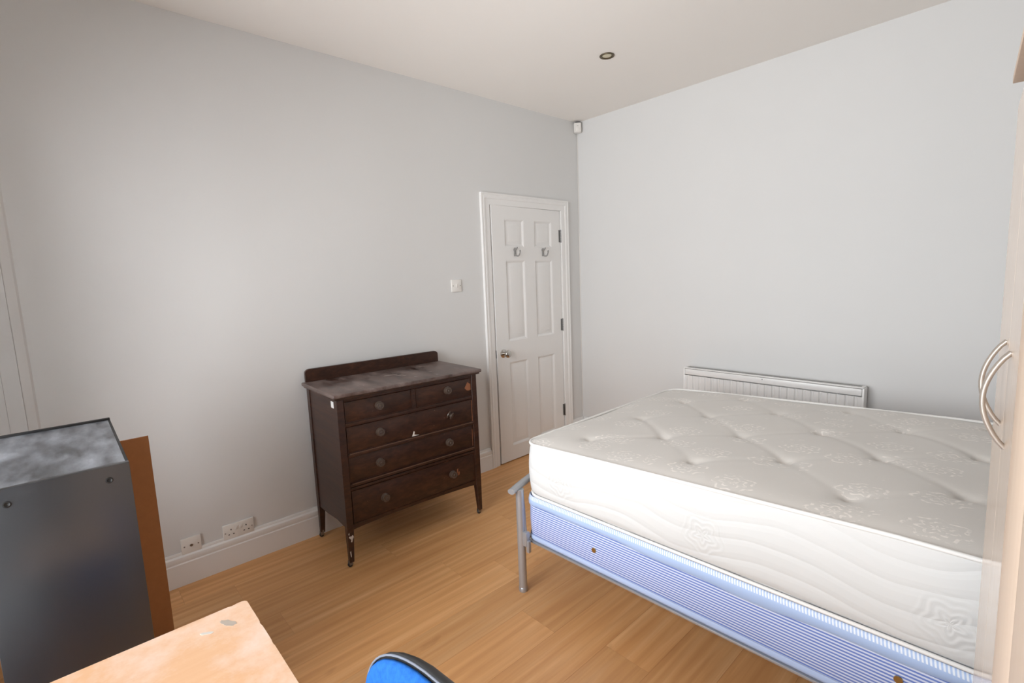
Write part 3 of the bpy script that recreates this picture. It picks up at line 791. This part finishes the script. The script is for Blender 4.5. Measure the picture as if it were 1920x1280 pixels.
# ------------------------------------------------------------------ wardrobe and the tall cupboard beside it
PHI = math.radians(4.75)
WO = Vector((2.84186, -3.43358, 0)) + .058*Vector((math.cos(PHI), math.sin(PHI), 0))
def leaning(t): t.rotation_euler = (0, -math.radians(.42), PHI); return t
wd = leaning(thing('wardrobe', 'pale beech two door wardrobe with curved silver handles', 'wardrobe', WO, PHI))
Y0, Y1, WT = .704, 1.395, 1.80
b = box(.020, .52, Y0, Y0+.016, .0, WT-.018); bx(b, .020, .52, Y1-.016, Y1, .0, WT-.018); bx(b, .505, .52, Y0+.016, Y1-.016, .0, WT-.018)
bx(b, .03, .505, Y0+.016, Y1-.016, .06, .076); bx(b, .03, .505, Y0+.016, Y1-.016, WT-.07, WT-.018)
obj('carcass', b, 'beech_dark', wd)
obj('top_panel', box(-.010, .522, Y0, Y1+.003, WT-.014, WT, bev=.001), 'beech_matt', wd)
obj('plinth', box(.035, .05, Y0+.016, Y1-.016, 0, .06), 'beech', wd)
YM = 1.075
def bow(y, z, parent, L=.142, D=.027):
    pts = []
    for k in range(17):
        a = k/16; pts.append((-D*math.sin(math.pi*a)**.8 if 0 < k < 16 else 0, y, z-L/2+L*a))
    pts[0] = (.0, y, z-L/2); pts[-1] = (.0, y, z+L/2)
    o = obj('handle', tube(bmesh.new(), pts, .0042, 10, flat=(1.5, .9)), 'satin', parent, 60); o['label'] = 'curved silver bow handle'
for a0, a1, hy in ((YM+.001, Y1-.001, YM+.07), (Y0+.002, YM-.001, YM-.07)):
    d = obj('door', box(0, .018, a0, a1, .062, WT-.058, bev=.0008, seg=1), 'beech', wd)
    bow(hy, 1.250, d)
cu = leaning(thing('tall_cupboard', 'pale beech tall cupboard standing beside the wardrobe', 'cupboard', WO, PHI))
X0 = -.009; YA = .12
b = box(X0+.02, .50, YA, YA+.016, 0, WT); bx(b, X0+.02, .50, .684, .7, 0, WT); bx(b, .485, .50, YA+.016, .684, 0, WT); bx(b, X0+.02, .485, YA+.016, .684, WT-.016, WT)
obj('carcass', b, 'beech_matt', cu)
obj('filler_panel', box(X0, X0+.0195, .532, .70, 0, WT, bev=.001), 'beech_matt', cu)
obj('door', box(X0, X0+.0195, YA, .529, .004, WT-.002, bev=.001), 'beech_matt', cu)

# ------------------------------------------------------------------ desk
DX0, DX1, DYF, DYN, DZ = 1.590, 2.780, -3.181, -3.740, .720
dk = thing('desk', 'peach wood-effect desk with a scuffed top', 'desk', ((DX0+DX1)/2, (DYF+DYN)/2, 0))
hx, hy = (DX1-DX0)/2, (DYF-DYN)/2
# top outline with rounded corners and a few chips along the edges
def desk_outline():
    r = .012; p = []
    for cx, cy, a0 in ((hx-r, hy-r, 0), (-hx+r, hy-r, 90), (-hx+r, -hy+r, 180), (hx-r, -hy+r, 270)):
        for k in range(6): t = math.radians(a0+18*k); p.append((cx+r*math.cos(t), cy+r*math.sin(t)))
    return p
ol = desk_outline()
chips = [(-hx+.115, hy, .009, .002), (-hx+.20, hy, .008, .0015), (-hx, hy-.03, .009, .002)]
out = []
for k, a in enumerate(ol):
    out.append(a); c = ol[(k+1) % len(ol)]
    seg = Vector(c)-Vector(a)
    if seg.length > .3:
        n = 160
        for q in range(1, n):
            p = Vector(a)+seg*q/n; d = Vector((-seg.y, seg.x)).normalized()
            for cx, cy, w, dp in chips:
                dd = (p-Vector((cx, cy))).length
                if dd < w: p += Vector((-p.x, -p.y)).normalized()*0 + d*dp*(1-(dd/w)**2) if abs(abs(p.x)-hx) < 1e-3 or abs(abs(p.y)-hy) < 1e-3 else Vector((0, 0))
            out.append((p.x, p.y))
b = prism(bmesh.new(), out, DZ-.025, DZ, 'Z')
obj('desk_top', b, 'desk', dk, 25)
for sx in (-1, 1):
    for sy in (-1, 1): obj('leg', tube(bmesh.new(), [(sx*(hx-.05), sy*(hy-.05), 0), (sx*(hx-.05), sy*(hy-.05), DZ-.0505)], .016, 14), 'silver_paint', dk, 50)
    obj('top_rail', box(sx*(hx-.05)-.015, sx*(hx-.05)+.015, -hy+.035, hy-.035, DZ-.050, DZ-.0255, bev=.002), 'silver_paint', dk)
def blob(cx, cy, L, w, ang, n=22, seed=1):
    rd = random.Random(seed); P = []
    for k in range(n):
        t = 2*math.pi*k/n; rr_ = 1+rd.uniform(-.18, .18); x, y = L*math.cos(t)*rr_, w*math.sin(t)*rr_
        P.append((cx+x*math.cos(ang)-y*math.sin(ang), cy+x*math.sin(ang)+y*math.cos(ang)))
    return P
M['scuff'] = m_plain('grey_paint_smear', lin(190,176,162), .6)
obj('paint_smear', prism(bmesh.new(), blob(-hx+.062, hy-.052, .021, .008, .55, seed=3), DZ-.0003, DZ+.0004, 'Z'), 'scuff', dk, 0)
obj('paint_smear', prism(bmesh.new(), blob(-hx+.065, hy-.095, .013, .004, 1.0, seed=5), DZ-.0003, DZ+.0004, 'Z'), 'chip', dk, 0)

# ------------------------------------------------------------------ office chair
CN = math.radians(93)                        # direction the back of the chair points to
oc = thing('office_chair', 'blue fabric office chair with black plastic shell tucked to the desk', 'chair', (2.232, -3.222, 0), CN-math.pi/2)
# local: +y = towards the back of the chair, x = width
def pad(w, h, d, y, zc, power=3.0, nu=40, nr=10, bulge=1.0, back=False):
    bm = bmesh.new(); rings = []
    for j in range(nr+1):
        f = j/nr; ring = []
        for k in range(nu):
            t = 2*math.pi*k/nu; c, s = math.cos(t), math.sin(t)
            rx = w*abs(c)**(2/power)*(1 if c >= 0 else -1); rz = h*abs(s)**(2/power)*(1 if s >= 0 else -1)
            q = math.cos(f*math.pi/2); dep = d*math.sin(f*math.pi/2)*bulge
            curve = .35*(rx*q)**2
            ring.append(bm.verts.new((rx*(q**.55), y - dep*(1 if not back else -1) - curve*1.0, zc+rz*(q**.55))) if j < nr else None)
        if j == nr: ring = [bm.verts.new((0, y-d*(1 if not back else -1), zc))]
        rings.append(ring)
    for q, w2 in zip(rings, rings[1:]):
        for k in range(nu):
            if len(w2) == 1: bm.faces.new((q[k], q[(k+1) % nu], w2[0]))
            else: bm.faces.new((q[k], q[(k+1) % nu], w2[(k+1) % nu], w2[k]))
    bm.faces.new(rings[0][::-1])
    return bm
BZ = .600; BYB = .175; BW, BH = .235, .20
obj('back_cushion', pad(BW, BH, .030, BYB, BZ), 'blue_fabric', oc, 180)
sh = obj('back_shell', pad(BW+.004, BH+.006, .05, BYB+.006, BZ, back=True), 'black_plastic', oc, 180)
pts = []
for k in range(60):
    t = 2*math.pi*k/60; c, s = math.cos(t), math.sin(t)
    rx = (BW+.003)*abs(c)**(2/3.0)*(1 if c >= 0 else -1); rz = (BH+.004)*abs(s)**(2/3.0)*(1 if s >= 0 else -1)
    pts.append((rx, BYB+.004-.35*rx*rx, BZ+rz))
bm = bmesh.new(); tube(bm, pts+[pts[0]], .0022, 8, cap=False); obj('back_piping', bm, 'grey_piping', oc, 180)
obj('back_support', tube(bmesh.new(), [(0, BYB+.045, BZ), (0, BYB+.055, .50), (0, .10, .415), (0, 0, .405)], .016, 10, flat=(1.6, .6)), 'black_plastic', oc, 60)
b = box(-.22, .22, -.25, .17, .425, .485, bev=.028, seg=4); obj('seat', b, 'blue_fabric', oc, 60)
b = box(-.215, .215, -.245, .165, .408, .428, bev=.008); obj('seat_shell', b, 'black_plastic', oc)
obj('gas_column', lathe(bmesh.new(), [(.0, .075), (.025, .075), (.025, .24), (.014, .242), (.014, .408), (0, .408)], (0, 0, 0), 'Z', 16), 'black_plastic', oc)
for k in range(5):
    a = 2*math.pi*k/5+.3; c, s = math.cos(a), math.sin(a)
    l = obj('base_leg', tube(bmesh.new(), [(c*.01, s*.01, .10), (c*.15, s*.15, .085), (c*.27, s*.27, .066)], [.022, .018, .014], 8), 'black_plastic', oc)
    bm = lathe(bmesh.new(), [(0, -.018), (.022, -.018), (.0245, -.012), (.0245, .012), (.022, .018), (0, .018)], (0, 0, 0), 'X', 16)
    bmesh.ops.rotate(bm, verts=bm.verts, matrix=Matrix.Rotation(a, 3, 'Z')); bmesh.ops.translate(bm, verts=bm.verts, vec=(c*.27, s*.27, .0246))
    obj('castor', bm, 'black_plastic', l)

# ------------------------------------------------------------------ black cabinet and hardboard sheet
KX0, KX1, KY0, KY1, KZ = .530, 1.175, -3.632, -3.336, 1.000
kb = thing('black_cabinet', 'tall narrow black cabinet with a dusty top beside the desk', 'cabinet', ((KX0+KX1)/2, (KY0+KY1)/2, 0))
a, c = (KX1-KX0)/2, (KY1-KY0)/2
fp = obj('front_panel', box(a-.018, a, -c, c, 0, KZ, bev=.0012), 'blackcab', kb)
for sy in (-1, 1):
    for zz in (KZ-.038, .06):
        s_ = obj('screw_cap', lathe(bmesh.new(), [(0, 0), (.0085, 0), (.0085, .0015), (.0055, .002), (.004, .0008), (0, .0008)], (a-.0002, (c-.046) if sy > 0 else (-3.575-(KY0+KY1)/2), zz), 'X', 16), 'blackedge', fp)
for sy in (-1, 1): obj('side_panel', box(-a+.0165, a-.0185, sy*(c-.003)-.003, sy*(c-.003)+.003, 0, KZ-.002), 'blackedge', kb)
obj('back_panel', box(-a, -a+.016, -c, c, 0, KZ+.004, bev=.001), 'blackedge', kb)
obj('top_panel', box(-a+.0165, a-.0185, -c+.0065, c-.0065, KZ-.020, KZ-.003), 'blackcab_top', kb)
hb = tag(obj('hardboard_sheet', box(-.003, .003, -.19, .19, 0, .905), 'hardboard', None, 0), 'brown hardboard sheet standing behind the black cabinet', 'board')
hb.location = (.500, -3.230-.19, 0.0005); hb.rotation_euler = (0, math.radians(1.3), 0)
